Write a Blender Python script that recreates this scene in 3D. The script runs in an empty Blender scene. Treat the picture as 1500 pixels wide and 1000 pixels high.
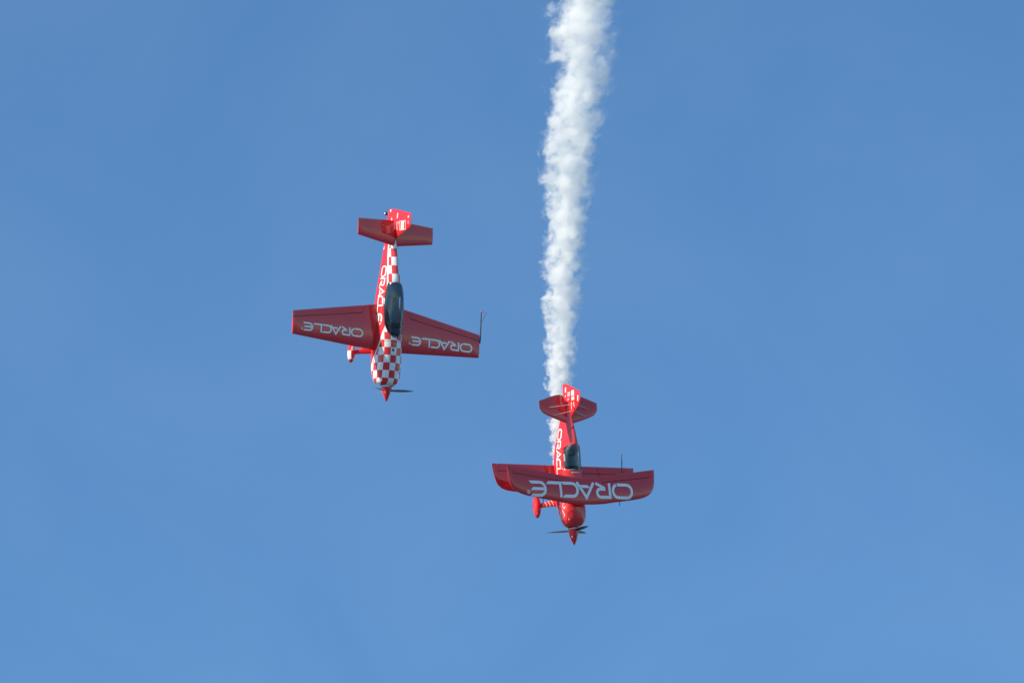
import bpy, bmesh, math, random
from mathutils import Vector, Matrix
from mathutils.bvhtree import BVHTree
random.seed(7)
S = bpy.context.scene
COL = S.collection
rad = math.radians

# ------------------------------------------------------------------ camera, sky, sun, exposure
ELEV = rad(27)
cam_d = bpy.data.cameras.new("camera"); cam = bpy.data.objects.new("camera", cam_d); COL.objects.link(cam)
cam_d.sensor_width = 36; cam_d.lens = 240; cam_d.clip_end = 60000; cam_d.clip_start = 0.5
cam.location = (0, 0, 1.7); cam.rotation_euler = (math.pi/2 + ELEV, 0, 0)
S.camera = cam
# columns: photo right, photo up, towards the photographer
VIEW = Matrix(((1, 0, 0), (0, -math.sin(ELEV), -math.cos(ELEV)), (0, math.cos(ELEV), -math.sin(ELEV))))
EYE = Vector((0, 0, 1.7))

SUN_DIR = (VIEW @ Vector((-0.668, 0.722, 0.150))).normalized()
sun_el = math.asin(SUN_DIR.z); sun_rot = math.atan2(SUN_DIR.x, SUN_DIR.y)
W = bpy.data.worlds.new("World"); S.world = W; W.use_nodes = True
nt = W.node_tree; nt.nodes.clear()
sky = nt.nodes.new('ShaderNodeTexSky'); sky.sky_type = 'NISHITA'; sky.sun_disc = False
sky.sun_elevation = sun_el; sky.sun_rotation = sun_rot
sky.altitude = 0; sky.air_density = 1.1; sky.dust_density = 0.0; sky.ozone_density = 9.5
bg = nt.nodes.new('ShaderNodeBackground'); bg.inputs[1].default_value = 0.118
wo = nt.nodes.new('ShaderNodeOutputWorld')
# the air's own tint and very faint thin haze that is uneven across the sky
wt = nt.nodes.new('ShaderNodeTexCoord'); wn = nt.nodes.new('ShaderNodeTexNoise'); wn.inputs['Scale'].default_value = 19; wn.inputs['Detail'].default_value = 5; wn.inputs['Distortion'].default_value = 0.8
wr = nt.nodes.new('ShaderNodeMapRange'); wr.inputs[1].default_value = 0.35; wr.inputs[2].default_value = 0.68; wr.inputs[3].default_value = 0.0; wr.inputs[4].default_value = 1.0
wc = nt.nodes.new('ShaderNodeMix'); wc.data_type = 'RGBA'; wc.inputs[6].default_value = (0.94, 1.02, 0.94, 1); wc.inputs[7].default_value = (1.10, 1.10, 0.975, 1)
wm = nt.nodes.new('ShaderNodeMix'); wm.data_type = 'RGBA'; wm.blend_type = 'MULTIPLY'; wm.inputs[0].default_value = 1
nt.links.new(wt.outputs['Generated'], wn.inputs['Vector']); nt.links.new(wn.outputs[0], wr.inputs[0]); nt.links.new(wr.outputs[0], wc.inputs[0])
nt.links.new(sky.outputs[0], wm.inputs[6]); nt.links.new(wc.outputs[2], wm.inputs[7]); nt.links.new(wm.outputs[2], bg.inputs[0]); nt.links.new(bg.outputs[0], wo.inputs[0])
sd = bpy.data.lights.new("sun", 'SUN'); sd.energy = 4.4; sd.angle = rad(0.53); sd.color = (1, 0.89, 0.66)
so = bpy.data.objects.new("sun", sd); COL.objects.link(so); so.location = (0, 0, 100)
so.rotation_euler = SUN_DIR.to_track_quat('Z', 'Y').to_euler()
S.view_settings.view_transform = 'Standard'; S.view_settings.look = 'None'
S.view_settings.exposure = 0.58; S.view_settings.gamma = 1.0; S.view_settings.use_curve_mapping = False
S.cycles.volume_bounces = 10; S.cycles.max_bounces = 14; S.cycles.transparent_max_bounces = 16
S.cycles.volume_step_rate = 0.05; S.cycles.volume_max_steps = 1024
S.cycles.use_denoising = True

# ------------------------------------------------------------------ materials
def mat(name, base, rough=0.4, metal=0.0, coat=0.0, vary=0.04, spec=0.5, coat_ior=1.5):
    m = bpy.data.materials.new(name); m.use_nodes = True
    n = m.node_tree.nodes; l = m.node_tree.links; b = n['Principled BSDF']
    b.inputs['Roughness'].default_value = rough; b.inputs['Metallic'].default_value = metal
    b.inputs['Coat Weight'].default_value = coat; b.inputs['Coat Roughness'].default_value = 0.05
    b.inputs['Coat IOR'].default_value = coat_ior; b.inputs['Specular IOR Level'].default_value = spec
    tc = n.new('ShaderNodeTexCoord'); nz = n.new('ShaderNodeTexNoise')
    nz.inputs['Scale'].default_value = 2.2; nz.inputs['Detail'].default_value = 6; nz.inputs['Roughness'].default_value = 0.65
    l.new(tc.outputs['Object'], nz.inputs['Vector'])
    mr = n.new('ShaderNodeMapRange'); mr.inputs[1].default_value = 0.3; mr.inputs[2].default_value = 0.7
    mr.inputs[3].default_value = 1 - vary; mr.inputs[4].default_value = 1 + vary
    l.new(nz.outputs[0], mr.inputs[0])
    mx = n.new('ShaderNodeMix'); mx.data_type = 'RGBA'; mx.blend_type = 'MULTIPLY'; mx.inputs[0].default_value = 1
    mx.inputs[6].default_value = (*base, 1)
    l.new(mr.outputs[0], mx.inputs[7]); l.new(mx.outputs[2], b.inputs['Base Color'])
    m['mixnode'] = mx.name
    return m

RED = (0.71, 0.029, 0.036); WHITE = (0.80, 0.80, 0.79)
PAINT = dict(rough=0.5, coat=1.0, coat_ior=1.55, spec=0.0)
M_red = mat('red_gloss_paint', RED, **PAINT)
M_white = mat('white_gloss_paint', WHITE, rough=0.35, coat=0.6, vary=0.03)
M_letter = mat('white_vinyl_lettering', (0.90, 0.90, 0.89), rough=0.4, coat=0.4, vary=0.02)
M_black = mat('black_interior', (0.018, 0.019, 0.021), rough=0.7, vary=0.2)
M_shade_seam = mat('dark_red_gap_shade_and_seam', (0.22, 0.015, 0.02), rough=0.7)  # darker red paints the shade inside the hinge gaps; also draws the cowl seam lines
M_pit = mat('dark_blue_cockpit_lining', (0.055, 0.085, 0.125), rough=0.6, vary=0.25)
M_grey = mat('grey_interior', (0.15, 0.175, 0.20), rough=0.75, vary=0.15)
M_tan = mat('tan_seat_pad', (0.20, 0.16, 0.12), rough=0.8, vary=0.15)
M_blade = mat('dark_composite_blade', (0.03, 0.03, 0.034), rough=0.4, coat=0.5, vary=0.1)
M_greyblade = mat('grey_composite_blade', (0.15, 0.15, 0.145), rough=0.4, coat=0.5, vary=0.1)
M_rubber = mat('black_rubber', (0.022, 0.022, 0.023), rough=0.75, vary=0.15)
M_steel = mat('steel_wire', (0.62, 0.62, 0.64), rough=0.3, metal=0.9, vary=0.05)
M_wire = mat('pale_painted_wire', (0.62, 0.60, 0.60), rough=0.4, vary=0.03)
M_rod = mat('dark_painted_rod', (0.035, 0.035, 0.045), rough=0.5, vary=0.1)
M_intake = mat('dark_cooling_inlet', (0.012, 0.012, 0.014), rough=0.8, vary=0.2)

def glass_mat():
    m = bpy.data.materials.new('tinted_canopy_glass'); m.use_nodes = True
    n = m.node_tree.nodes; l = m.node_tree.links; n.clear()
    t = n.new('ShaderNodeBsdfTransparent'); t.inputs[0].default_value = (0.84, 0.91, 0.93, 1)
    g = n.new('ShaderNodeBsdfGlossy'); g.inputs['Roughness'].default_value = 0.03; g.inputs[0].default_value = (1, 1, 1, 1)
    f = n.new('ShaderNodeFresnel'); f.inputs[0].default_value = 1.6
    x = n.new('ShaderNodeMixShader'); o = n.new('ShaderNodeOutputMaterial')
    l.new(f.outputs[0], x.inputs[0]); l.new(t.outputs[0], x.inputs[1]); l.new(g.outputs[0], x.inputs[2]); l.new(x.outputs[0], o.inputs[0])
    return m
M_glass = glass_mat()

def paint_nodes(m, build):
    """replace the base colour of a mat() material by build(nodes, links) -> colour socket (keeps the soft wear)"""
    n = m.node_tree.nodes; l = m.node_tree.links
    l.new(build(n, l), n[m['mixnode']].inputs[6]); return m

def mth(n, l, op, a, b=None):
    k = n.new('ShaderNodeMath'); k.operation = op
    for i, v in enumerate((a, b)):
        if v is None: continue
        if isinstance(v, (int, float)): k.inputs[i].default_value = v
        else: l.new(v, k.inputs[i])
    return k.outputs[0]

def mixc(n, l, f, a, b):
    k = n.new('ShaderNodeMix'); k.data_type = 'RGBA'
    l.new(f, k.inputs[0])
    for i, v in ((6, a), (7, b)):
        if isinstance(v, tuple): k.inputs[i].default_value = (*v, 1)
        else: l.new(v, k.inputs[i])
    return k.outputs[2]

def checker_build(n, l):
    uv = n.new('ShaderNodeUVMap'); uv.uv_map = 'skin'
    sp = n.new('ShaderNodeSeparateXYZ'); l.new(uv.outputs[0], sp.inputs[0])
    at = n.new('ShaderNodeAttribute'); at.attribute_name = 'above_stripe'
    def grid(x0, dx, s0, ds):
        a = mth(n, l, 'FLOOR', mth(n, l, 'DIVIDE', mth(n, l, 'ADD', sp.outputs[0], x0), dx))
        b = mth(n, l, 'FLOOR', mth(n, l, 'DIVIDE', mth(n, l, 'ADD', sp.outputs[1], s0), ds))
        return mth(n, l, 'PINGPONG', mth(n, l, 'ADD', a, b), 1.0)
    front, rear = grid(0.355, 0.268, 0.185, 0.235), grid(3.0, 0.305, 0.20, 0.24)
    isf = mth(n, l, 'GREATER_THAN', sp.outputs[0], -1.5)
    par = mth(n, l, 'ADD', mth(n, l, 'MULTIPLY', front, isf), mth(n, l, 'MULTIPLY', rear, mth(n, l, 'SUBTRACT', 1.0, isf)))
    c = mixc(n, l, mth(n, l, 'GREATER_THAN', par, 0.5), RED, WHITE)
    c = mixc(n, l, mth(n, l, 'GREATER_THAN', at.outputs['Fac'], 0.030), WHITE, c)
    return mixc(n, l, mth(n, l, 'GREATER_THAN', at.outputs['Fac'], -0.030), RED, c)
M_checker = paint_nodes(mat('red_white_checker_paint', RED, **PAINT), checker_build)

def pant_build(n, l):
    tc = n.new('ShaderNodeTexCoord'); sp = n.new('ShaderNodeSeparateXYZ'); l.new(tc.outputs['Object'], sp.inputs[0])
    a = mth(n, l, 'FLOOR', mth(n, l, 'DIVIDE', mth(n, l, 'ADD', sp.outputs[0], 0.02), 0.30))
    b = mth(n, l, 'FLOOR', mth(n, l, 'DIVIDE', mth(n, l, 'ADD', sp.outputs[2], 0.10), 0.22))
    par = mth(n, l, 'PINGPONG', mth(n, l, 'ADD', a, b), 1.0)
    return mixc(n, l, mth(n, l, 'GREATER_THAN', par, 0.5), WHITE, RED)
M_pant = paint_nodes(mat('checkered_fairing_paint', RED, **PAINT), pant_build)

# ------------------------------------------------------------------ mesh helpers
def obj(name, verts, faces, m, parent=None, smooth=True, angle=40):
    me = bpy.data.meshes.new(name); me.from_pydata([tuple(v) for v in verts], [], faces)
    ms = m if isinstance(m, (list, tuple)) else [m]
    for k in ms: me.materials.append(k)
    bm = bmesh.new(); bm.from_mesh(me); bmesh.ops.recalc_face_normals(bm, faces=bm.faces); bm.to_mesh(me); bm.free()
    if smooth:
        me.shade_smooth()
        if angle: me.set_sharp_from_angle(angle=rad(angle))
    me.update()
    o = bpy.data.objects.new(name, me); COL.objects.link(o)
    if parent: o.parent = parent
    return o

def interp(tab, x):
    """smooth (monotone cubic) interpolation in a table of rows (x, a, b, ...)"""
    n = len(tab)
    if x <= tab[0][0]: return list(tab[0][1:])
    if x >= tab[-1][0]: return list(tab[-1][1:])
    i = max(k for k in range(n - 1) if tab[k][0] <= x)
    h = tab[i+1][0] - tab[i][0]; t = (x - tab[i][0]) / h; out = []
    for c in range(1, len(tab[0])):
        def sl(k): return (tab[k+1][c] - tab[k][c]) / (tab[k+1][0] - tab[k][0])
        def tg(k):
            if k == 0: return sl(0)
            if k == n - 1: return sl(n - 2)
            a, b = sl(k-1), sl(k)
            return 0 if a * b <= 0 else 2 * a * b / (a + b)
        m0, m1 = tg(i) * h, tg(i+1) * h; p0, p1 = tab[i][c], tab[i+1][c]
        t2, t3 = t*t, t*t*t
        out.append((2*t3-3*t2+1)*p0 + (t3-2*t2+t)*m0 + (-2*t3+3*t2)*p1 + (t3-t2)*m1)
    return out

def spow(v, e): return math.copysign(abs(v) ** e, v)

def section(zb, zt, w, nt_, nb, zw, M):
    pts = []
    for k in range(M):
        a = 2 * math.pi * k / M - math.pi          # seam at the bottom, a = 0 on top
        s, c = math.sin(a), math.cos(a); n = nt_ if c >= 0 else nb
        pts.append((w * spow(s, 2 / n), zw + ((zt - zw) if c >= 0 else (zw - zb)) * spow(c, 2 / n)))
    return pts

def loft_body(name, tab, xs, M, m, parent, stripe=None, cut=None):
    """fuselage skin from rows (x, zb, zt, w, n top, n bottom, z of the widest line)"""
    verts, faces, uvs, att = [], [], [], []
    for x in xs:
        r = interp(tab, x); pts = section(*r, M); d = [0.0]
        for k in range(1, M): d.append(d[-1] + math.hypot(pts[k][0]-pts[k-1][0], pts[k][1]-pts[k-1][1]))
        mid = d[M // 2]; zs = interp(stripe, x)[0] if stripe else 0
        for k, (y, z) in enumerate(pts):
            verts.append((x, y, z)); uvs.append((x, d[k] - mid)); att.append(z - zs)
    R = len(xs)
    for i in range(R - 1):
        for k in range(M):
            k2 = (k + 1) % M; faces.append((i*M+k, i*M+k2, (i+1)*M+k2, (i+1)*M+k))
    faces.append(tuple(range(M))); faces.append(tuple((R-1)*M + k for k in range(M)))
    o = obj(name, verts, faces, m, parent, angle=50); me = o.data
    uvl = me.uv_layers.new(name='skin')
    for lp in me.loops: uvl.data[lp.index].uv = uvs[lp.vertex_index]
    a = me.attributes.new('above_stripe', 'FLOAT', 'POINT')
    for i, v in enumerate(att): a.data[i].value = v
    if cut:
        for p in me.polygons:
            if cut(p.center): p.material_index = 1
    return o

def linspace(a, b, n): return [a + (b - a) * i / (n - 1) for i in range(n)]

def naca(t): return 5 * (0.2969*math.sqrt(t) - 0.1260*t - 0.3516*t*t + 0.2843*t**3 - 0.1036*t**4)

def airfoil(xle, xte, th, c0, c1, N=14):
    """closed loop of (x, h) between chord fractions c0..c1 (x forward)"""
    ch = xle - xte; top = []
    for i in range(N + 1):
        f = i / N; f = c0 + (c1 - c0) * (0.5 - 0.5 * math.cos(math.pi * f) if c0 == 0 else f)
        top.append((xle - f * ch, max(naca(f) * th * ch, 0.004)))
    loop = [(x, h) for x, h in reversed(top)]
    low = [(x, -h) for x, h in (top[1:] if c0 == 0 else top)]
    return loop + low

def surface(name, rows, m, parent, c0=None, c1=None, span='y', N=14):
    """rows: (span position, x leading, x trailing, offset, thickness ratio, x front cut or None, x rear cut or None)"""
    verts, faces = [], []; L = None
    for s, xle, xte, off, th, xf, xr in rows:
        ch = xle - xte
        a = 0 if xf is None else (xle - xf) / ch
        b = 1 if xr is None else (xle - xr) / ch
        lp = airfoil(xle, xte, th, a, b, N); L = len(lp)
        for x, h in lp: verts.append((x, s, off + h) if span == 'y' else (x, off + h, s))
    for i in range(len(rows) - 1):
        for k in range(L):
            k2 = (k + 1) % L; faces.append((i*L+k, i*L+k2, (i+1)*L+k2, (i+1)*L+k))
    faces.append(tuple(range(L))); faces.append(tuple((len(rows)-1)*L + k for k in range(L)))
    return obj(name, verts, faces, m, parent, angle=35)

def tube(name, pts, r, m, parent=None, seg=8, squash=None):
    """round or (squash = (ra, rb)) oval rod through points; r a number or list"""
    pts = [Vector(p) for p in pts]; verts, faces = [], []
    for i, p in enumerate(pts):
        t = (pts[min(i+1, len(pts)-1)] - pts[max(i-1, 0)]).normalized()
        u = t.cross(Vector((1, 0, 0))) if abs(t.x) < 0.9 else t.cross(Vector((0, 0, 1)))
        u.normalize(); w = t.cross(u)
        rr = r[i] if isinstance(r, (list, tuple)) else r
        for k in range(seg):
            a = 2*math.pi*k/seg
            ra, rb = (rr, rr) if not squash else (rr*squash[0], rr*squash[1])
            verts.append(p + u*math.cos(a)*ra + w*math.sin(a)*rb)
    for i in range(len(pts) - 1):
        for k in range(seg):
            k2 = (k+1) % seg; faces.append((i*seg+k, i*seg+k2, (i+1)*seg+k2, (i+1)*seg+k))
    faces.append(tuple(range(seg))); faces.append(tuple((len(pts)-1)*seg+k for k in range(seg)))
    return obj(name, verts, faces, m, parent)

def revolve(name, prof, c, axis, m, parent, seg=32):
    """profile of (along, radius) turned about an axis through c"""
    ax = Vector(axis).normalized(); u = ax.orthogonal().normalized(); w = ax.cross(u); c = Vector(c); verts, faces = [], []
    for a, r in prof:
        for k in range(seg):
            t = 2*math.pi*k/seg; verts.append(c + ax*a + (u*math.cos(t) + w*math.sin(t))*max(r, 1e-4))
    for i in range(len(prof)-1):
        for k in range(seg):
            k2 = (k+1) % seg; faces.append((i*seg+k, i*seg+k2, (i+1)*seg+k2, (i+1)*seg+k))
    faces.append(tuple(range(seg))); faces.append(tuple((len(prof)-1)*seg+k for k in range(seg)))
    return obj(name, verts, faces, m, parent)

def fairing(name, c, length, width, height, m, parent):
    """teardrop wheel fairing, blunt nose forward (+x)"""
    verts, faces = [], []; R, M = 20, 20
    for i in range(R + 1):
        f = i / R; f = 0.004 + 0.992 * (0.5 - 0.5*math.cos(math.pi*f))
        k = (f ** 0.5) * (1 - f) ** 0.62 * 1.95
        x = length * (0.5 - f)
        for j in range(M):
            a = 2*math.pi*j/M
            verts.append((x, width/2*k*spow(math.cos(a), 0.85), height/2*k*spow(math.sin(a), 0.85) + 0.04*height*f))
    for i in range(R):
        for j in range(M):
            j2 = (j+1) % M; faces.append((i*M+j, i*M+j2, (i+1)*M+j2, (i+1)*M+j))
    faces.append(tuple(range(M))); faces.append(tuple(R*M+j for j in range(M)))
    o = obj(name, verts, faces, m, parent, angle=0); o.location = c; return o

def blade(name, c, ang, length, chord, m, parent, root=0.12, pitch=50):
    """propeller blade in the plane across x; ang measured from +y towards +z"""
    verts, faces = [], []; d = Vector((0, math.cos(ang), math.sin(ang))); e = d.cross(Vector((1, 0, 0))); R, M = 16, 12
    for i in range(R + 1):
        f = i / R; r = root + (length - root) * f
        ch = chord * (0.42 + 1.5*f - 1.25*f*f - 0.55*f**6) ; ch = max(ch, 0.012)
        pt = rad(pitch * (1 - 0.68*f)); th = 0.20 * (1 - 0.7*f) * ch
        cd = e * math.cos(pt) + Vector((1, 0, 0)) * math.sin(pt); nd = d.cross(cd)
        sweep = -0.05 * f * f
        for k in range(M):
            a = 2*math.pi*k/M
            verts.append(Vector(c) + d*r + cd*(ch/2*math.cos(a) + sweep*ch) + nd*(th/2*math.sin(a)))
    for i in range(R):
        for k in range(M):
            k2 = (k+1) % M; faces.append((i*M+k, i*M+k2, (i+1)*M+k2, (i+1)*M+k))
    faces.append(tuple(range(M))); faces.append(tuple(R*M+k for k in range(M)))
    return obj(name, verts, faces, m, parent)

# ------------------------------------------------------------------ lettering
def arc(cx, cy, r, a0, a1, n=9):
    return [(cx + r*math.cos(rad(a0 + (a1-a0)*i/n)), cy + r*math.sin(rad(a0 + (a1-a0)*i/n))) for i in range(n + 1)]
T = 0.185; H = T / 2
def logo():
    """strokes (centre lines) of the six wide letters, unit height; returns (strokes, total width)"""
    S_, x = [], 0.0; r = 0.5 - H
    def sh(p): return [(a + x, b) for a, b in p]
    W_ = 1.69                                                                    # O
    o = arc(W_ - 0.5, 0.5, r, -90, 90) + arc(0.5, 0.5, r, 90, 270); S_.append((sh(o + [o[0], o[1]]), 0, 0)); x += W_ + 0.07
    r2 = 0.30 - H / 2                                                            # R
    S_.append((sh([(H, 0), (H, 1 - H), (0.85, 1 - H)] + arc(0.85, 1 - H - r2, r2, 90, -90) + [(0.42, 1 - H - 2*r2)]), 0, 0))
    S_.append((sh([(0.46, 0.36), (1.16, 0.03)]), 0, 0)); x += 1.24
    S_.append((sh([(0.08, 0.0), (0.74, 0.97), (1.40, 0.0)]), 0, 0)); S_.append((sh([(0.47, 0.265), (1.18, 0.265)]), 0.1, 0)); x += 1.30    # A
    S_.append((sh([(1.30, H)] + [p for p in reversed(arc(0.5, 0.5, r, 90, 270))] [0:0] + [(0.5, H)] + list(reversed(arc(0.5, 0.5, r, 90, 270))) + [(1.22, 1 - H)]), 0.1, 0.1)); x += 1.34  # C
    S_.append((sh([(H, 1), (H, H), (1.12, H)]), 0, 0.1)); x += 1.20               # L
    S_.append((sh([(1.28, H), (0.5, H)] + list(reversed(arc(0.5, 0.5, r, 90, 270))) + [(1.22, 1 - H)]), 0.1, 0.1))
    S_.append((sh([(0.16, 0.5), (1.16, 0.5)]), 0, 0.1)); x += 1.30                # E
    return S_, x

def ribbon(pts, w, verts, faces, step, mapf, s0=0.0, s1=0.0):
    """flat stroke along a polyline, cut into short pieces and placed by mapf(u, v)"""
    P = [Vector((a, b)) for a, b in pts]; Q = [P[0]]
    for a, b in zip(P, P[1:]):
        if (b - a).length < 1e-6: continue
        n = max(1, int((b - a).length / step))
        Q += [a + (b - a) * i / n for i in range(1, n + 1)]
    closed = len(P) > 4 and (P[-1] - P[1]).length < 1e-6 and (P[-2] - P[0]).length < 1e-6
    if closed: Q = [q for q in Q][:len(Q)]
    base = len(verts); nq = len(Q)
    for i, q in enumerate(Q):
        a = (q - Q[i-1]).normalized() if i else (Q[1] - Q[0]).normalized()
        b = (Q[i+1] - q).normalized() if i < nq - 1 else a
        if i == 0: a = b
        t = a + b; t = t.normalized() if t.length > 1e-6 else a
        nn = Vector((-t.y, t.x)); k = 1 / max(0.5, nn.dot(Vector((-a.y, a.x))))
        for j in (-1, 0, 1):
            off = 0
            if i == 0: off = -s0 * j
            if i == nq - 1: off = s1 * j
            p = q + nn * (w/2 * j * k) + t * off
            verts.append(mapf(p.x, p.y))
    for i in range(nq - 1):
        for j in (0, 1): faces.append((base+i*3+j, base+i*3+j+1, base+(i+1)*3+j+1, base+(i+1)*3+j))

def project(targets, axis, lift=0.004):
    """function laying a point down on the nearest hit surface along an axis (from outside)"""
    trees = []
    for t in targets:
        off = t.location
        trees.append(BVHTree.FromPolygons([v.co + off for v in t.data.vertices], [tuple(p.vertices) for p in t.data.polygons]))
    d = Vector(axis).normalized(); last = {}
    def f(p):
        best = None
        for jit in ((0, 0, 0), (3e-4, 2e-4, 1e-4), (-2e-4, 3e-4, -3e-4), (2e-3, -2e-3, 2e-3), (-3e-3, -2e-3, 2e-3)):
            o = Vector(p) + Vector(jit) - d * 5
            for tr in trees:
                h = tr.ray_cast(o, d)
                if h[0] is not None and (best is None or h[3] < best[3]): best = h
            if best: break
        if best is None:
            q = Vector(p); return q - d * q.dot(d) + d * last.get('d', 0)
        last['d'] = best[0].dot(d) - lift
        n = best[1]; n = n if n.dot(d) < 0 else -n
        return best[0] + n * lift
    return f

def strokes_mesh(name, strokes, w, mapf, m, parent, step):
    v, f = [], []
    for s in strokes:
        pts, a, b = s if len(s) == 3 and not isinstance(s[0], tuple) else (s, 0, 0)
        ribbon(pts, w, v, f, step, mapf, a, b)
    o = obj(name, v, f, m, parent, smooth=True, angle=0)
    return o

def word(parent, targets, axis, place, reg, reg_small=False):
    """the white company word; place(u, v) -> point before projection, letters one unit high"""
    pr = project(targets, axis); st, wd = logo()
    mp = lambda u, v: pr(place(u / wd, v))
    o = strokes_mesh('lettering', st, T, mp, M_letter, parent, 0.12)
    if reg:                                                # registered mark after the last letter
        cx, cy, rr = reg
        ring = arc(cx, cy, rr, 0, 360, 14); ring.append(ring[1])
        ss = [ring] if reg_small else [ring, [(cx - rr*0.3, cy - rr*0.5), (cx - rr*0.3, cy + rr*0.5), (cx + rr*0.25, cy + rr*0.4), (cx + rr*0.2, cy + rr*0.05), (cx - rr*0.25, cy), (cx + rr*0.35, cy - rr*0.5)]]
        strokes_mesh('registered_mark', ss, rr * (0.7 if reg_small else 0.28), mp, M_letter, parent, 0.1)
    return o

def empty(name, loc=(0, 0, 0)):
    o = bpy.data.objects.new(name, None); COL.objects.link(o); o.location = loc; o.empty_display_size = 0.5; return o
def tag(o, label=None, cat=None, kind=None, group=None):
    for k, v in (('label', label), ('category', cat), ('kind', kind), ('group', group)):
        if v: o[k] = v
def pose(o, R, Tv):
    Rw = VIEW @ Matrix(R); t = EYE + VIEW @ Vector(Tv); o.matrix_world = Matrix.Translation(t) @ Rw.to_4x4()

def bars(parent, target, items, w, axis=(0, 1, 0), name='decal', m=None):
    """short painted strokes on a fin side; items are polylines of (x, z)"""
    pr = project([target], axis, 0.003)
    return strokes_mesh(name, items, w, lambda u, v: pr((u, 0, v)), m or M_letter, parent, 0.06)

def canopy_mesh(name, rows, n, M, m, parent, x0, x1, R=30, endcap=False):
    """open-bottom bubble: rows (x, sill z, half width, rise)"""
    verts, faces = [], []
    for x in linspace(x0, x1, R):
        zs, w, h = interp(rows, x)
        for k in range(M + 1):
            a = math.pi * k / M
            verts.append((x, -w * spow(math.cos(a), 2/n), zs + h * abs(math.sin(a)) ** (2/n)))
    for i in range(R - 1):
        for k in range(M): a = i*(M+1)+k; faces.append((a, a+1, a+M+2, a+M+1))
    if endcap: faces.append(tuple(range((R-1)*(M+1), R*(M+1))))
    return obj(name, verts, faces, m, parent, angle=60)

# ------------------------------------------------------------------ open water, unseen, added to mirror in the aircraft and light them from beneath
bm = bmesh.new(); bmesh.ops.create_circle(bm, cap_ends=True, radius=30000, segments=96)
gme = bpy.data.meshes.new('water'); bm.to_mesh(gme); bm.free()
gm_ = mat('sea_water', (0.05, 0.10, 0.15), rough=0.15, vary=0.2, spec=0.5)
gme.materials.append(gm_); water = bpy.data.objects.new('water', gme); COL.objects.link(water); tag(water, kind='structure')

# ================================================================== MONOPLANE
# aircraft axes: x to the nose, y to the pilot's left, z up; origin at the wing's leading edge on the centre line
A = empty('aerobatic_monoplane')
tag(A, 'red single-wing stunt plane diving nose down, with red and white checkered nose and spine', 'airplane')
fus_tab = [(-4.95, -0.06, 0.10, 0.020, 2.0, 2.0, 0.03), (-4.55, -0.10, 0.30, 0.060, 2.0, 2.2, 0.08), (-3.70, -0.15, 0.46, 0.175, 1.8, 2.6, 0.08),
           (-3.00, -0.215, 0.57, 0.265, 1.75, 2.8, 0.10), (-2.45, -0.27, 0.64, 0.335, 1.75, 3.0, 0.12), (-1.90, -0.31, 0.51, 0.395, 2.0, 3.2, 0.09),
           (-1.20, -0.34, 0.46, 0.435, 2.2, 3.3, 0.06), (-0.80, -0.35, 0.53, 0.455, 2.3, 3.3, 0.09), (-0.55, -0.36, 0.635, 0.465, 2.4, 3.3, 0.12), (-0.10, -0.36, 0.665, 0.480, 2.4, 3.2, 0.12),
           (0.50, -0.35, 0.625, 0.485, 2.5, 3.0, 0.13), (0.90, -0.31, 0.585, 0.455, 2.5, 2.8, 0.15), (1.08, -0.24, 0.555, 0.415, 2.5, 2.6, 0.17),
           (1.17, -0.15, 0.50, 0.355, 2.4, 2.5, 0.19), (1.20, -0.07, 0.44, 0.290, 2.3, 2.4, 0.21)]
stripe = [(-4.6, 0.20), (-3.70, 0.235), (-2.70, 0.37), (-2.24, 0.425), (-0.85, 0.45), (-0.28, 0.345), (0.34, 0.0), (0.62, -0.13), (1.05, -0.17), (1.2, -0.1)]
xs = linspace(-4.95, 0.90, 180) + linspace(0.925, 1.20, 16)
can_rows = [(-2.40, 0.45, 0.235, 0.190), (-2.32, 0.435, 0.270, 0.275), (-2.10, 0.425, 0.305, 0.375), (-1.75, 0.38, 0.325, 0.490), (-1.35, 0.36, 0.335, 0.530),
            (-0.95, 0.40, 0.315, 0.445), (-0.65, 0.535, 0.275, 0.230), (-0.50, 0.60, 0.175, 0.095), (-0.44, 0.64, 0.10, 0.03)]
in_pit = lambda c: -2.34 < c.x < -0.50 and c.z > 0.30 and abs(c.y) < interp(can_rows, c.x)[1] - 0.012
fus = loft_body('fuselage', fus_tab, xs, 160, [M_checker, M_pit], A, stripe, in_pit)
# cooling inlets either side of the spinner
for s in (-1, 1):
    v, f = [], []
    for k in range(20):
        a = 2*math.pi*k/20; v.append((1.206, s*0.205 + 0.062*math.cos(a), 0.235 + 0.125*spow(math.sin(a), 0.8)))
    v += [(1.212, p[1], p[2]) for p in v]; f = [tuple(range(20, 40))] + [(k, (k+1) % 20, 20+(k+1) % 20, 20+k) for k in range(20)]
    obj('cooling_inlet', v, f, M_intake, A)
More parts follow.
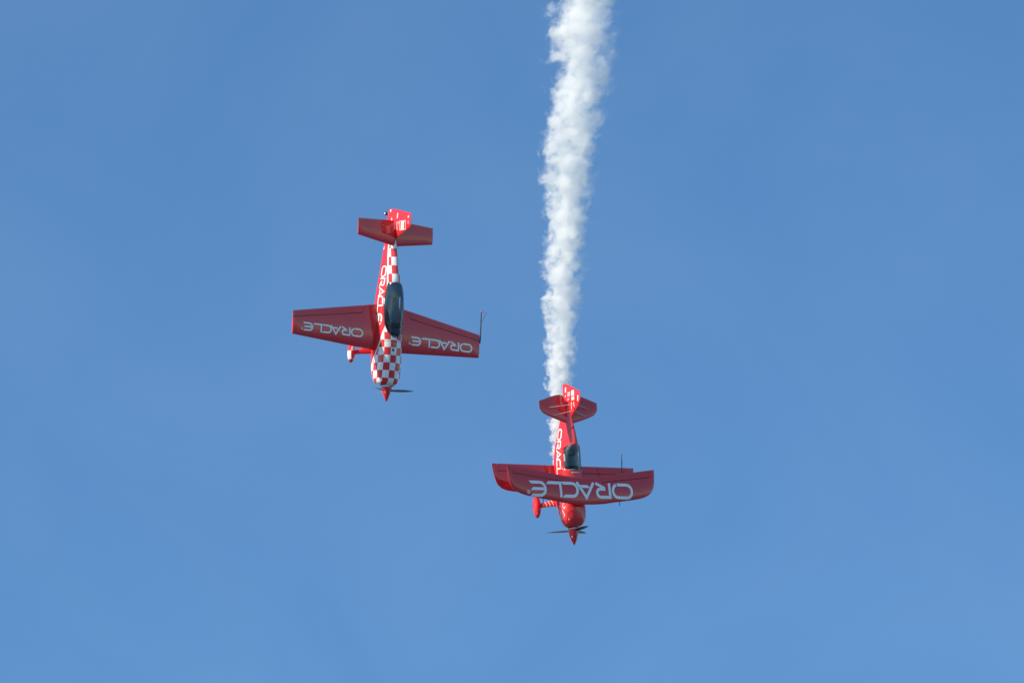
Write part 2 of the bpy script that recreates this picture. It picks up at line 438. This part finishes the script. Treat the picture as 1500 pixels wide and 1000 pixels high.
# wings
def mono_le(y): return -0.055 * (y - 0.45)
def mono_te(y): return -1.631 + 0.1727 * (y - 0.45)
def mono_hinge(y): return -1.27 + 0.157 * (y - 1.0)
def mono_z(y): return 0.026 * max(0, y - 0.45)
def mono_t(y): return 0.150 - 0.008 * y
for s in (-1, 1):
    row = lambda y, k=1.0, f=None, r=None: (s*y, mono_le(y) - (1-k)*0.02, mono_te(y) + (1-k)*0.02, mono_z(y), mono_t(y)*k, f, r)
    YA = 1.0
    inner = [row(y) for y in linspace(0.15, YA, 6)]
    outer = [row(y, 1, None, mono_hinge(y) + 0.012) for y in linspace(YA + 0.004, 3.96, 14)] + [row(3.985, 0.85, None, mono_hinge(3.985) + 0.012), row(4.0, 0.55, None, mono_hinge(4.0) + 0.012)]
    w = surface('wing', inner + outer, M_red, A)
    ail = [row(y, 1, mono_hinge(y) - 0.012) for y in linspace(YA + 0.012, 3.96, 14)] + [row(3.985, 0.85, mono_hinge(3.985) - 0.012), row(4.0, 0.55, mono_hinge(4.0) - 0.012)]
    al = surface('aileron', ail, M_red, w, N=6)
    surface('hinge_gap_shade', [(s*y, mono_le(y), mono_te(y), mono_z(y), mono_t(y)*0.55, mono_hinge(y) + 0.06, mono_hinge(y) - 0.06) for y in linspace(YA + 0.03, 3.992, 12)], M_shade_seam, w, N=4)  # strip closing the aileron gap, the gap's shade put into its colour
    if s > 0: pl = lambda u, v: (-0.652 + 0.318*v + 0.0*u, 3.680 - 2.640*u, 0)
    else:     pl = lambda u, v: (-0.680 + 0.300*v + (0.02*u), -1.020 - 2.545*u, 0)
    word(w, [w, al], (0, 0, -1), pl, (8.32, 0.80, 0.085), True)
# tailplane
def ht_le(y): return -3.70 - 0.155 * (y - 0.1)
def ht_te(y): return -4.605 + 0.053 * y
for s in (-1, 1):
    hz = 0.400
    row = lambda y, k=1.0, f=None, r=None: (s*y, ht_le(y), ht_te(y), hz, 0.095*k, f, r)
    hin = lambda y: -4.27 + 0.012*y
    t = surface('tailplane', [row(y, 1, None, hin(y) + 0.0005) for y in linspace(0.02, 1.57, 8)] + [row(1.59, 0.8, None, hin(1.59) + 0.0005), row(1.6, 0.5, None, hin(1.6) + 0.0005)], M_red, A, N=10)
    surface('elevator', [row(y, 1, hin(y) - 0.0005) for y in linspace(0.09, 1.57, 8)] + [row(1.59, 0.8, hin(1.59) - 0.0005), row(1.6, 0.5, hin(1.6) - 0.0005)], M_red, t, N=6)
# fin and rudder
fin_le = lambda z: -3.96 - 0.40 * (z - 0.45)
fin_te = lambda z: interp([(-0.06, -5.02), (0.0, -5.05), (1.311, -4.784)], z)[0]
fin_h = lambda z: -4.57 + 0.03 * z
fr = lambda z, k=1, f=None, r=None: (z, fin_le(z), fin_te(z), 0.0, 0.085*k, f, r)
fin = surface('fin', [fr(z, 1, None, fin_h(z) + 0.003) for z in linspace(0.22, 1.29, 8)] + [fr(1.305, 0.7, None, fin_h(1.305) + 0.003), fr(1.311, 0.45, None, fin_h(1.311) + 0.003)], M_red, A, span='z', N=10)
rud = surface('rudder', [fr(-0.05, 0.6, fin_h(-0.05) - 0.003)] + [fr(z, 1, fin_h(z) - 0.003) for z in linspace(-0.03, 1.29, 10)] + [fr(1.305, 0.7, fin_h(1.305) - 0.003), fr(1.311, 0.45, fin_h(1.311) - 0.003)], M_red, A, span='z', N=6)
bars(rud, rud, [[(-5.035, 0.075), (-4.66, 0.045)]], 0.055, name='white_stripe')
bars(rud, rud, [[(-4.865, 0.515), (-4.67, 0.515)]], 0.04)
bars(fin, fin, [[(-4.545, 0.66), (-4.545, 1.02), (-4.235, 1.03), (-4.235, 0.70), (-4.545, 0.66)]], 0.018, name='decal_frame')
def word_block(parent, target, x0, x1, z0, z1, n, w, name='decal'):
    it = []; d = (x1 - x0) / n; g = d * 0.14
    for i in range(n):
        a, b = x0 + i*d + g, x0 + (i+1)*d - g
        it.append([(a, z0), (a, z1), (b, z1), (b, z0), (a, z0)])
        if i % 2 == 0: it.append([(a, z0), (b, z1)])
        else: it.append([(a, (z0+z1)/2), (b, (z0+z1)/2)])
    bars(parent, target, it, w, name=name)
word_block(fin, fin, -4.52, -4.25, 0.77, 0.93, 4, 0.026)
bars(fin, fin, [[(-4.53, 0.50), (-4.24, 0.50)], [(-4.53, 0.58), (-4.24, 0.585)], [(-4.53, 0.50), (-4.53, 0.64), (-4.45, 0.64)]], 0.013)
bars(rud, rud, [[(-4.70, 1.165), (-4.63, 1.17)]], 0.05)
bars(fin, fin, [[(-4.53, 1.175), (-4.40, 1.185)]], 0.014)
# side lettering (pilot's right), small marks
word(fus, [fus], (0, 1, 0), lambda u, v: (-3.005 + 2.03*u, 0, 0.050 + 0.255*v), (8.35, 0.82, 0.09), True)
bars(fus, fus, [[(-1.83, 0.335), (-1.62, 0.335)]], 0.03)
bars(fus, fus, [[(-3.72, 0.005), (-3.60, -0.005)], [(-3.69, -0.04), (-3.60, -0.05)]], 0.03, name='registration_mark')
pr_m = project([fus], (0, 0, -1), 0.004)
strokes_mesh('cowl_emblem', [[(-0.04, -0.13), (0.05, -0.06)], [(0.05, -0.13), (-0.04, -0.06)], [(0.005, -0.14), (0.005, -0.05)]], 0.03, lambda u, v: pr_m((u, v, 0)), M_rod, fus, 0.03)
strokes_mesh('oil_door', [[(0.62, 0.16), (0.62, 0.34), (0.78, 0.34), (0.78, 0.16), (0.62, 0.16)]], 0.010, lambda u, v: pr_m((u, v, 0)), M_shade_seam, fus, 0.03)
strokes_mesh('cowl_seam', [[(-0.30, -0.40 + 0.05*k) for k in range(17)]], 0.012, lambda u, v: pr_m((u, v, 0)), M_shade_seam, fus, 0.05)
# spinner and propeller
revolve('spinner', [(0, 0.185), (0.03, 0.192), (0.12, 0.172), (0.28, 0.122), (0.43, 0.060), (0.515, 0.020), (0.54, 0.002)], (1.255, 0, 0.215), (1, 0, 0), M_red, A)
for k, g in enumerate((38, 158, 278)):
    blade('propeller_blade', (1.39, 0, 0.215), rad(g), 0.97, 0.155, M_greyblade, A)
# canopy, frame and cockpit
can = canopy_mesh('canopy', can_rows, 2.1, 28, M_glass, A, -2.40, -0.44)
edge = []
for x in linspace(-0.47, -2.39, 24):
    zs, wv, h = interp(can_rows, x); edge.append((x, -wv - 0.004, zs + 0.004))
edge2 = [(p[0], -p[1], p[2]) for p in edge]
tube('canopy_frame', edge[::-1] + edge2, 0.009, M_black, can, 6)
hump = [(-2.36, 0.57, 0.20, 0.08), (-2.15, 0.47, 0.275, 0.26), (-1.97, 0.45, 0.27, 0.31), (-1.88, 0.44, 0.20, 0.20)]
pit = canopy_mesh('headrest_fairing', hump, 2.0, 18, M_grey, A, -2.36, -1.88, 10, True)
st = tube('seat', [(-2.0, 0, 0.40), (-1.93, 0, 0.62), (-1.90, 0, 0.72)], [0.20, 0.19, 0.10], M_tan, A, 14, (1.0, 0.30))
tube('instrument_panel', [(-0.92, -0.27, 0.50), (-0.88, -0.15, 0.60), (-0.86, 0, 0.64), (-0.88, 0.15, 0.60), (-0.92, 0.27, 0.50)], 0.09, M_black, A, 10)
# landing gear
for s in (-1, 1):
    tube('landing_gear_leg', [(-0.06, s*0.20, -0.30), (-0.04, s*0.40, -0.38), (0.02, s*0.70, -0.60), (0.06, s*0.84, -0.74)], [0.16, 0.13, 0.085, 0.07], M_red, A, 14, (0.30, 1.0))
    fa = fairing('wheel_fairing', (0.02, s*0.90, -0.75), 0.80, 0.27, 0.34, M_pant, A)
    wl = revolve('wheel', [(-0.05, 0.10), (-0.05, 0.15), (-0.025, 0.165), (0.025, 0.165), (0.05, 0.15), (0.05, 0.10)], (0, 0, -0.035), (0, 1, 0), M_rubber, fa, 24)
tw = revolve('tail_wheel', [(-0.03, 0.03), (-0.03, 0.055), (-0.012, 0.068), (0.012, 0.068), (0.03, 0.055), (0.03, 0.03)], (-4.93, 0, -0.25), (0, 1, 0), M_rubber, A, 20)
revolve('hub', [(-0.034, 0.035), (0.034, 0.035)], (-4.93, 0, -0.25), (0, 1, 0), M_white, tw, 12)
tube('tail_wheel_fork', [(-4.62, 0, -0.07), (-4.78, 0.0, -0.14), (-4.86, 0.045, -0.20), (-4.93, 0.045, -0.25)], 0.022, M_red, A)
# sighting frame on the pilot's left wing tip
sf = tube('sighting_frame', [(-0.72, 4.02, 0.10), (-0.86, 4.03, 0.11), (-1.85, 4.03, 0.12)], [0.03, 0.026, 0.018], M_rod, A)
tube('sight_wire', [(-1.83, 4.03, 0.12), (-1.80, 4.03, 0.46), (-1.46, 4.03, 0.13)], 0.007, M_rod, sf, 6)
tube('red_tip', [(-1.82, 4.03, 0.12), (-1.88, 4.03, 0.12)], 0.024, M_red, sf)
pose(A, [[-0.03437, 0.80571, 0.59132], [-0.99024, -0.1074, 0.08878], [0.13504, -0.5825, 0.80154]], (-4.46733, -0.36013, -239.22645))

# ================================================================== BIPLANE
# origin on the centre line in the plane of the lower wing
B = empty('aerobatic_biplane')
tag(B, 'red biplane diving nose down trailing white smoke, large white lettering across its upper wing', 'airplane')
bt = [(-3.72, 0.32, 0.50, 0.030, 2.0, 2.0, 0.41), (-3.30, 0.255, 0.63, 0.095, 1.7, 2.4, 0.40), (-2.75, 0.14, 0.74, 0.195, 1.5, 2.8, 0.36), (-2.30, 0.02, 0.82, 0.290, 1.5, 3.0, 0.31),
      (-1.98, -0.06, 0.84, 0.350, 1.6, 3.1, 0.28), (-1.88, -0.08, 0.62, 0.362, 2.2, 3.1, 0.27), (-1.60, -0.13, 0.56, 0.390, 2.6, 3.2, 0.25), (-1.26, -0.17, 0.56, 0.400, 2.6, 3.2, 0.24), (-1.17, -0.18, 0.715, 0.405, 2.5, 3.2, 0.24), (-0.80, -0.20, 0.725, 0.410, 2.4, 3.2, 0.24),
      (-0.20, -0.21, 0.72, 0.420, 2.4, 3.0, 0.25), (0.15, -0.12, 0.71, 0.420, 2.7, 2.6, 0.27), (0.42, -0.02, 0.68, 0.400, 2.7, 2.5, 0.28), (0.58, 0.05, 0.625, 0.350, 2.6, 2.4, 0.28), (0.67, 0.10, 0.54, 0.26, 2.4, 2.3, 0.27), (0.70, 0.13, 0.46, 0.19, 2.3, 2.3, 0.265)]
cb = [(-1.98, 0.65, 0.215, 0.185), (-1.85, 0.56, 0.275, 0.260), (-1.55, 0.515, 0.305, 0.265), (-1.30, 0.51, 0.305, 0.250), (-1.17, 0.52, 0.290, 0.220)]
pit_b = lambda c: -1.93 < c.x < -1.16 and c.z > 0.40 and abs(c.y) < interp(cb, c.x)[1] - 0.01
bf = loft_body('fuselage', bt, linspace(-3.72, 0.42, 140) + linspace(0.44, 0.70, 14), 160, [M_red, M_pit], B, None, pit_b)
for s in (-1, 1):
    v, f = [], []
    for k in range(20):
        a = 2*math.pi*k/20; v.append((0.706, s*0.155 + 0.05*math.cos(a), 0.30 + 0.08*math.sin(a)))
    v += [(0.712, p[1], p[2]) for p in v]; f = [tuple(range(20, 40))] + [(k, (k+1) % 20, 20+(k+1) % 20, 20+k) for k in range(20)]
    obj('cooling_inlet', v, f, M_intake, B)
UZ = 0.973
up_le = [(0, 0.052), (0.4, 0.040), (0.83, 0.008), (1.15, -0.038), (1.57, -0.092), (2.0, -0.150), (2.40, -0.222), (2.65, -0.31), (2.80, -0.41), (2.88, -0.52), (2.94, -0.68), (2.97, -0.86), (2.985, -1.10)]
def u_te(y): return interp([(0, -0.845), (0.30, -0.85), (0.55, -0.878), (3.0, -1.198)], y)[0]
def u_h(y): return -0.745 - 0.117 * (y - 1.2)
def wing_panels(name, le, te, hinge, z, th, spans, y0, parent, symmetric):
    """one wing (whole span, or one side) with its ailerons; spans = (inner, outer) end of the aileron"""
    ya, yb = spans
    def row(s, y, f=None, r=None, k=1.0): return (s*y, le(y), te(y), z, th*k*min(1, 0.35 + (le(y)-te(y))/0.9*0.65), f, r)
    def half(s):
        r_ = [row(s, y) for y in linspace(y0, ya, 7)] + [row(s, y, None, hinge(y) + 0.012) for y in linspace(ya + 0.004, yb - 0.004, 16)]
        r_ += [row(s, y) for y in linspace(yb, 2.96 if symmetric else 2.855, 10)]
        yt = 2.985 if symmetric else 2.88
        return r_ + [row(s, yt - 0.012, None, None, 0.9), row(s, yt, None, None, 0.55)]
    out = []
    rows = [list(reversed(half(-1))) + half(1)] if symmetric else [half(-1), half(1)]
    for r_ in rows: out.append(surface(name, r_, M_red, parent, N=16))
    sk = []
    for s in (-1, 1):
        w = out[0] if symmetric or s < 0 else out[1]
        a = surface('aileron', [row(s, y, hinge(y) - 0.012) for y in linspace(ya + 0.012, yb - 0.012, 14)], M_red, w, N=6)
        surface('hinge_gap_shade', [row(s, y, hinge(y) + 0.05, hinge(y) - 0.05, 0.55) for y in linspace(ya + 0.02, yb - 0.02, 10)], M_shade_seam, w, N=4)  # gap filler, coloured dark to stand for the shade along the hinge line
        sk.append(a)
    return out, sk
uw, ua = wing_panels('upper_wing', lambda y: interp(up_le, y)[0], u_te, u_h, UZ, 0.115, (0.80, 2.78), 0.01, B, True)
lo_le = [(0, -0.47), (1.6, -0.478), (2.1, -0.505), (2.40, -0.545), (2.56, -0.60), (2.68, -0.69), (2.75, -0.79), (2.80, -0.93), (2.845, -1.12), (2.88, -1.34)]
lw, la = wing_panels('lower_wing', lambda y: interp(lo_le, y)[0], lambda y: -1.425, lambda y: -1.183, 0.0, 0.085, (0.66, 2.70), 0.15, B, False)
st_, wd_ = logo()
word(uw[0], [uw[0]] + ua, (0, 0, -1), lambda u, v: (-0.690 + 0.530*v, 2.020 - 4.175*u, 0), (8.27, 0.72, 0.11))
# struts and wires
for s in (-1, 1):
    tube('interplane_strut', [(-0.86, s*1.95, 0.03), (-0.75, s*1.97, 0.5), (-0.62, s*2.0, UZ - 0.03)], [0.10, 0.085, 0.10], M_red, B, 14, (0.28, 1.0))
    tube('cabane_strut', [(-0.05, s*0.33, 0.52), (-0.15, s*0.24, UZ - 0.04)], 0.028, M_red, B, 10)
    tube('cabane_strut', [(-0.62, s*0.33, 0.58), (-0.55, s*0.24, UZ - 0.04)], 0.028, M_red, B, 10)
    tube('flying_wire', [(-0.45, s*0.36, -0.10), (-0.62, s*1.90, UZ - 0.06)], 0.006, M_steel, B, 6)
    tube('landing_wire', [(-0.45, s*0.26, UZ - 0.05), (-0.86, s*1.9, 0.05)], 0.006, M_steel, B, 6)
    tube('wing_probe', [(-0.12, s*1.55, UZ - 0.10), (0.03, s*1.55, UZ - 0.12)], 0.012, M_rod, B, 6)
# tail
bh_le = [(0, -2.71), (0.16, -2.75), (1.00, -3.03), (1.08, -3.08), (1.14, -3.15), (1.175, -3.26), (1.185, -3.40)]
def bh_te(y): return interp([(0.0, -3.44), (0.07, -3.48), (0.25, -3.695), (1.2, -3.455)], y)[0]
hzb = 0.565
for s in (-1, 1):
    row = lambda y, k=1.0, f=None, r=None: (s*y, interp(bh_le, y)[0], bh_te(y), hzb, 0.07*k, f, r)
    hn = lambda y: -3.33 - 0.0*y
    t = surface('tailplane', [row(y, 1, None, hn(y) + 0.0005) for y in linspace(0.01, 1.16, 14)] + [row(1.175, 0.9, None, hn(1) + 0.0005)], M_red, B, N=10)
    surface('elevator', [row(y, 1, hn(y) - 0.0005) for y in linspace(0.03, 1.16, 14)] + [row(1.175, 0.9, hn(1) - 0.0005)], M_red, t, N=5)
    tube('tail_wire', [(-3.245, s*0.80, hzb + 0.02), (-3.32, 0, 0.98)], 0.008, M_wire, B, 6)
    tube('tail_wire', [(-2.98, s*0.655, hzb + 0.02), (-3.12, 0, 0.88)], 0.008, M_wire, B, 6)
bfin_le = lambda z: interp([(0.35, -2.60), (0.60, -2.84), (0.783, -2.972), (1.13, -3.226), (1.22, -3.32), (1.27, -3.41), (1.293, -3.47)], z)[0]
bfin_te = lambda z: interp([(0.35, -4.06), (0.385, -4.09), (0.44, -4.085), (1.25, -3.706), (1.293, -3.68)], z)[0]
bfh = lambda z: -3.60 + 0.02*z
fr = lambda z, k=1, f=None, r=None: (z, bfin_le(z), bfin_te(z), 0.0, 0.06*k, f, r)
bfin = surface('fin', [fr(z, 1, None, bfh(z) + 0.003) for z in linspace(0.45, 1.27, 12)] + [fr(1.285, 0.6, None, bfh(1.285) + 0.003)], M_red, B, span='z', N=10)
brud = surface('rudder', [fr(z, 1, bfh(z) - 0.003) for z in linspace(0.36, 1.27, 12)] + [fr(1.285, 0.6, bfh(1.285) - 0.003)], M_red, B, span='z', N=6)
bars(brud, brud, [[(-3.955, 0.53), (-3.79, 0.51)]], 0.055)
bars(brud, brud, [[(-3.70, 0.50), (-3.625, 0.49)]], 0.035)
bars(bfin, bfin, [[(-3.56, 0.485), (-3.50, 0.475)]], 0.03)
word_block(brud, brud, -3.785, -3.62, 0.83, 0.96, 3, 0.026)
word_block(bfin, bfin, -3.575, -3.47, 0.83, 0.96, 2, 0.026)
bars(brud, brud, [[(-3.77, z), (-3.625, z - 0.01)] for z in (0.64, 0.69, 0.735)], 0.02)
bars(bfin, bfin, [[(-3.57, z), (-3.50, z - 0.01)] for z in (0.625, 0.68)], 0.02)
bars(bfin, bfin, [[(-3.57, 1.175), (-3.385, 1.145)]], 0.05)
bars(bfin, bfin, [[(-3.42, 0.81), (-3.17, 0.785)], [(-3.40, 0.92), (-3.25, 0.935), (-3.215, 0.955)]], 0.026)
# lettering on the pilot's right side and other small marks
word(bf, [bf], (0, 1, 0), lambda u, v: (-2.60 + 1.90*u, 0, 0.225 - 0.05*u + 0.205*v), None)
bars(bf, bf, [[(-1.72, 0.50), (-1.48, 0.50)]], 0.028)
pr_c = project([bf], (0, 1, 0), 0.004)
scr = [[(-0.10, 0.42), (0.02, 0.36), (0.10, 0.44), (0.02, 0.48)], [(0.12, 0.34), (0.30, 0.42), (0.36, 0.38)], [(-0.06, 0.20), (0.08, 0.15), (0.20, 0.24), (0.30, 0.16), (0.42, 0.24)]]
strokes_mesh('script_lettering', scr, 0.020, lambda u, v: pr_c((u, 0, v)), M_letter, bf, 0.04)
# small line of text before the windscreen
pr_t = project([bf], (0, 0, -1), 0.004)
strokes_mesh('small_text', [[(y, -1.075), (y - 0.045, -1.075)] for y in (0.10, 0.04, -0.02, -0.08, -0.14)], 0.035, lambda u, v: pr_t((v, u, 0)), M_letter, bf, 0.04)
# spinner, propeller
revolve('spinner', [(0, 0.168), (0.03, 0.172), (0.13, 0.165), (0.26, 0.138), (0.38, 0.096), (0.48, 0.048), (0.54, 0.010), (0.547, 0.001)], (0.735, 0, 0.265), (1, 0, 0), M_red, B)
for g in (93, 213, 333):
    blade('propeller_blade', (0.80, 0, 0.265), rad(g), 0.93, 0.16, M_blade, B)
# canopy
bc = canopy_mesh('canopy', cb, 2.3, 28, M_glass, B, -1.98, -1.17, 18)
ed = []
zs, wv, h = interp(cb, -1.17)
for k in range(15):
    a = math.pi*k/14; ed.append((-1.165, -wv*spow(math.cos(a), 2/2.3), zs + h*abs(math.sin(a)) ** (2/2.3)))
tube('windscreen_frame', ed, 0.008, M_wire, bc, 6)
hump = [(-1.99, 0.65, 0.20, 0.165), (-1.85, 0.56, 0.25, 0.20), (-1.70, 0.53, 0.22, 0.15)]
canopy_mesh('headrest_fairing', hump, 2.0, 18, M_grey, B, -1.99, -1.70, 8, True)
tube('seat', [(-1.80, 0, 0.5), (-1.70, 0, 0.66), (-1.67, 0, 0.76)], [0.15, 0.14, 0.07], M_pit, B, 14, (1, 0.3))
tube('instrument_panel', [(-1.25, -0.25, 0.60), (-1.22, 0, 0.70), (-1.25, 0.25, 0.60)], 0.07, M_black, B, 10)
# gear
def leg_build(n, l):
    tc = n.new('ShaderNodeTexCoord'); sp = n.new('ShaderNodeSeparateXYZ'); l.new(tc.outputs['Object'], sp.inputs[0])
    y = mth(n, l, 'ABSOLUTE', sp.outputs[1])
    f = mth(n, l, 'FRACT', mth(n, l, 'DIVIDE', mth(n, l, 'ADD', y, mth(n, l, 'MULTIPLY', sp.outputs[0], 0.25)), 0.082))
    band = mth(n, l, 'MULTIPLY', mth(n, l, 'LESS_THAN', f, 0.17), mth(n, l, 'MULTIPLY', mth(n, l, 'GREATER_THAN', y, 0.36), mth(n, l, 'LESS_THAN', y, 0.66)))
    return mixc(n, l, band, RED, WHITE)
M_leg = paint_nodes(mat('red_leg_paint_with_white_bands', RED, **PAINT), leg_build)
for s in (-1, 1):
    tube('landing_gear_leg', [(-0.20, s*0.26, -0.14), (-0.20, s*0.34, -0.22), (-0.17, s*0.62, -0.47), (-0.15, s*0.74, -0.58)], [0.14, 0.11, 0.085, 0.07], M_leg, B, 14, (0.30, 1.0))
    fa = fairing('wheel_fairing', (-0.17, s*0.77, -0.60), 0.82, 0.25, 0.36, M_red, B)
    revolve('wheel', [(-0.05, 0.10), (-0.05, 0.14), (-0.025, 0.155), (0.025, 0.155), (0.05, 0.14), (0.05, 0.10)], (0, 0, -0.04), (0, 1, 0), M_rubber, fa, 24)
tw = revolve('tail_wheel', [(-0.03, 0.03), (-0.03, 0.06), (-0.012, 0.075), (0.012, 0.075), (0.03, 0.06), (0.03, 0.03)], (-3.62, 0, 0.06), (0, 1, 0), M_rubber, B, 20)
tube('tail_wheel_fork', [(-3.42, 0, 0.27), (-3.52, 0.03, 0.16), (-3.62, 0.04, 0.06)], 0.02, M_rod, B)
tube('exhaust_pipe', [(-0.05, -0.16, -0.16), (-0.16, -0.17, -0.26), (-0.32, -0.17, -0.30)], 0.04, M_rod, B, 12)
tube('sighting_frame', [(-0.95, 1.92, 0.62), (-1.45, 1.92, 0.68), (-1.74, 1.92, 0.72)], [0.010, 0.016, 0.008], M_rod, B)
RB = [[0.08199, 0.8154, 0.57307], [-0.97982, -0.03922, 0.19599], [0.18228, -0.57757, 0.79573]]; TB = (1.79788, -5.49582, -225.13419)
pose(B, RB, TB)

# ================================================================== SMOKE
# a trail of white smoke left behind along the dive path: axis runs up the path, widening with distance
CURV, RK, RP = 0.0035, 0.171, 0.69
LEN = 30.0
start = Matrix(RB) @ Vector((-0.10, -0.01, -0.45)) + Vector(TB)
zax = Vector((0.0, 0.983, -0.185)).normalized(); xax = Vector((1, 0, 0)); yax = zax.cross(xax)
verts, faces = [], []; M = 40; zz = [0.25]
while zz[-1] < LEN: zz.append(zz[-1] + 0.10 + 0.02*zz[-1])
for z in zz:
    R = RK * z**RP * 1.30
    for k in range(M):
        a = 2*math.pi*k/M; verts.append((CURV*z*z + R*math.cos(a), R*math.sin(a), z))
for i in range(len(zz)-1):
    for k in range(M):
        k2 = (k+1) % M; faces.append((i*M+k, i*M+k2, (i+1)*M+k2, (i+1)*M+k))
faces.append(tuple(range(M))); faces.append(tuple((len(zz)-1)*M+k for k in range(M)))
ms = bpy.data.materials.new('white_smoke'); ms.use_nodes = True
n = ms.node_tree.nodes; l = ms.node_tree.links; n.clear()
out = n.new('ShaderNodeOutputMaterial'); pv = n.new('ShaderNodeVolumePrincipled'); l.new(pv.outputs[0], out.inputs['Volume'])
pv.inputs['Color'].default_value = (0.982, 0.982, 0.982, 1); pv.inputs['Anisotropy'].default_value = 0.2
tc = n.new('ShaderNodeTexCoord'); sp = n.new('ShaderNodeSeparateXYZ'); l.new(tc.outputs['Object'], sp.inputs[0])
X, Y, Z = sp.outputs; mm = lambda op, a, b=None: mth(n, l, op, a, b)
dx = mm('SUBTRACT', X, mm('MULTIPLY', mm('MULTIPLY', Z, Z), CURV))
Zc = mm('MAXIMUM', Z, 0.05)
Rr = mm('MULTIPLY', mm('POWER', Zc, RP), RK)
qx, qy = mm('DIVIDE', dx, Rr), mm('DIVIDE', Y, Rr)
q = mm('SQRT', mm('ADD', mm('MULTIPLY', qx, qx), mm('MULTIPLY', qy, qy)))
tt = mm('MULTIPLY', mm('POWER', Zc, 1 - RP), 1 / (RK * (1 - RP)))
Zn = mm('ADD', Zc, 1.0); Rn = mm('MULTIPLY', mm('POWER', Zn, RP), RK)
tt = mm('MULTIPLY', mm('POWER', Zn, 1 - RP), 1 / (RK * (1 - RP)))
cb_ = n.new('ShaderNodeCombineXYZ'); l.new(mm('DIVIDE', dx, Rn), cb_.inputs[0]); l.new(mm('DIVIDE', Y, Rn), cb_.inputs[1]); l.new(tt, cb_.inputs[2])
nz = n.new('ShaderNodeTexNoise'); nz.inputs['Scale'].default_value = 1.7; nz.inputs['Detail'].default_value = 5.5; nz.inputs['Roughness'].default_value = 0.58; nz.inputs['Distortion'].default_value = 0.35
l.new(cb_.outputs[0], nz.inputs['Vector'])
n3 = n.new('ShaderNodeTexNoise'); n3.inputs['Scale'].default_value = 0.75; n3.inputs['Detail'].default_value = 1.0
l.new(cb_.outputs[0], n3.inputs['Vector'])
f = mm('ADD', mm('ADD', mm('SUBTRACT', 0.93, q), mm('MULTIPLY', mm('SUBTRACT', n3.outputs[0], 0.5), 0.35)), mm('MULTIPLY', mm('SUBTRACT', nz.outputs[0], 0.5), mm('ADD', 2.25, mm('DIVIDE', 1.4, mm('ADD', Zc, 1.0)))))
mr = n.new('ShaderNodeMapRange'); mr.interpolation_type = 'SMOOTHSTEP'; l.new(f, mr.inputs[0])
mr.inputs[1].default_value = 0.0; l.new(mm('ADD', 0.38, mm('MULTIPLY', mm('MAXIMUM', qx, 0.0), 0.5)), mr.inputs[2])
n2 = n.new('ShaderNodeTexNoise'); n2.inputs['Scale'].default_value = 3.2; n2.inputs['Detail'].default_value = 4.0; n2.inputs['Roughness'].default_value = 0.6; n2.inputs['Distortion'].default_value = 0.6
l.new(cb_.outputs[0], n2.inputs['Vector'])
m2 = n.new('ShaderNodeMapRange'); l.new(n2.outputs[0], m2.inputs[0]); m2.inputs[1].default_value = 0.41; m2.inputs[2].default_value = 0.62; m2.inputs[3].default_value = 0.10; m2.inputs[4].default_value = 1.0
dens = mm('MULTIPLY', mm('MULTIPLY', mr.outputs[0], m2.outputs[0]), mm('DIVIDE', 3.8, mm('POWER', Rr, 1.2)))
dens = mm('MULTIPLY', dens, mm('LESS_THAN', q, 1.29))
l.new(dens, pv.inputs['Density'])
smoke = obj('smoke_trail', verts, faces, ms, None)
smoke.matrix_world = Matrix.Translation(EYE + VIEW @ start) @ (VIEW @ Matrix((xax, yax, zax)).transposed()).to_4x4()
tag(smoke, 'long white smoke trail streaming up behind the diving biplane and widening', 'smoke')
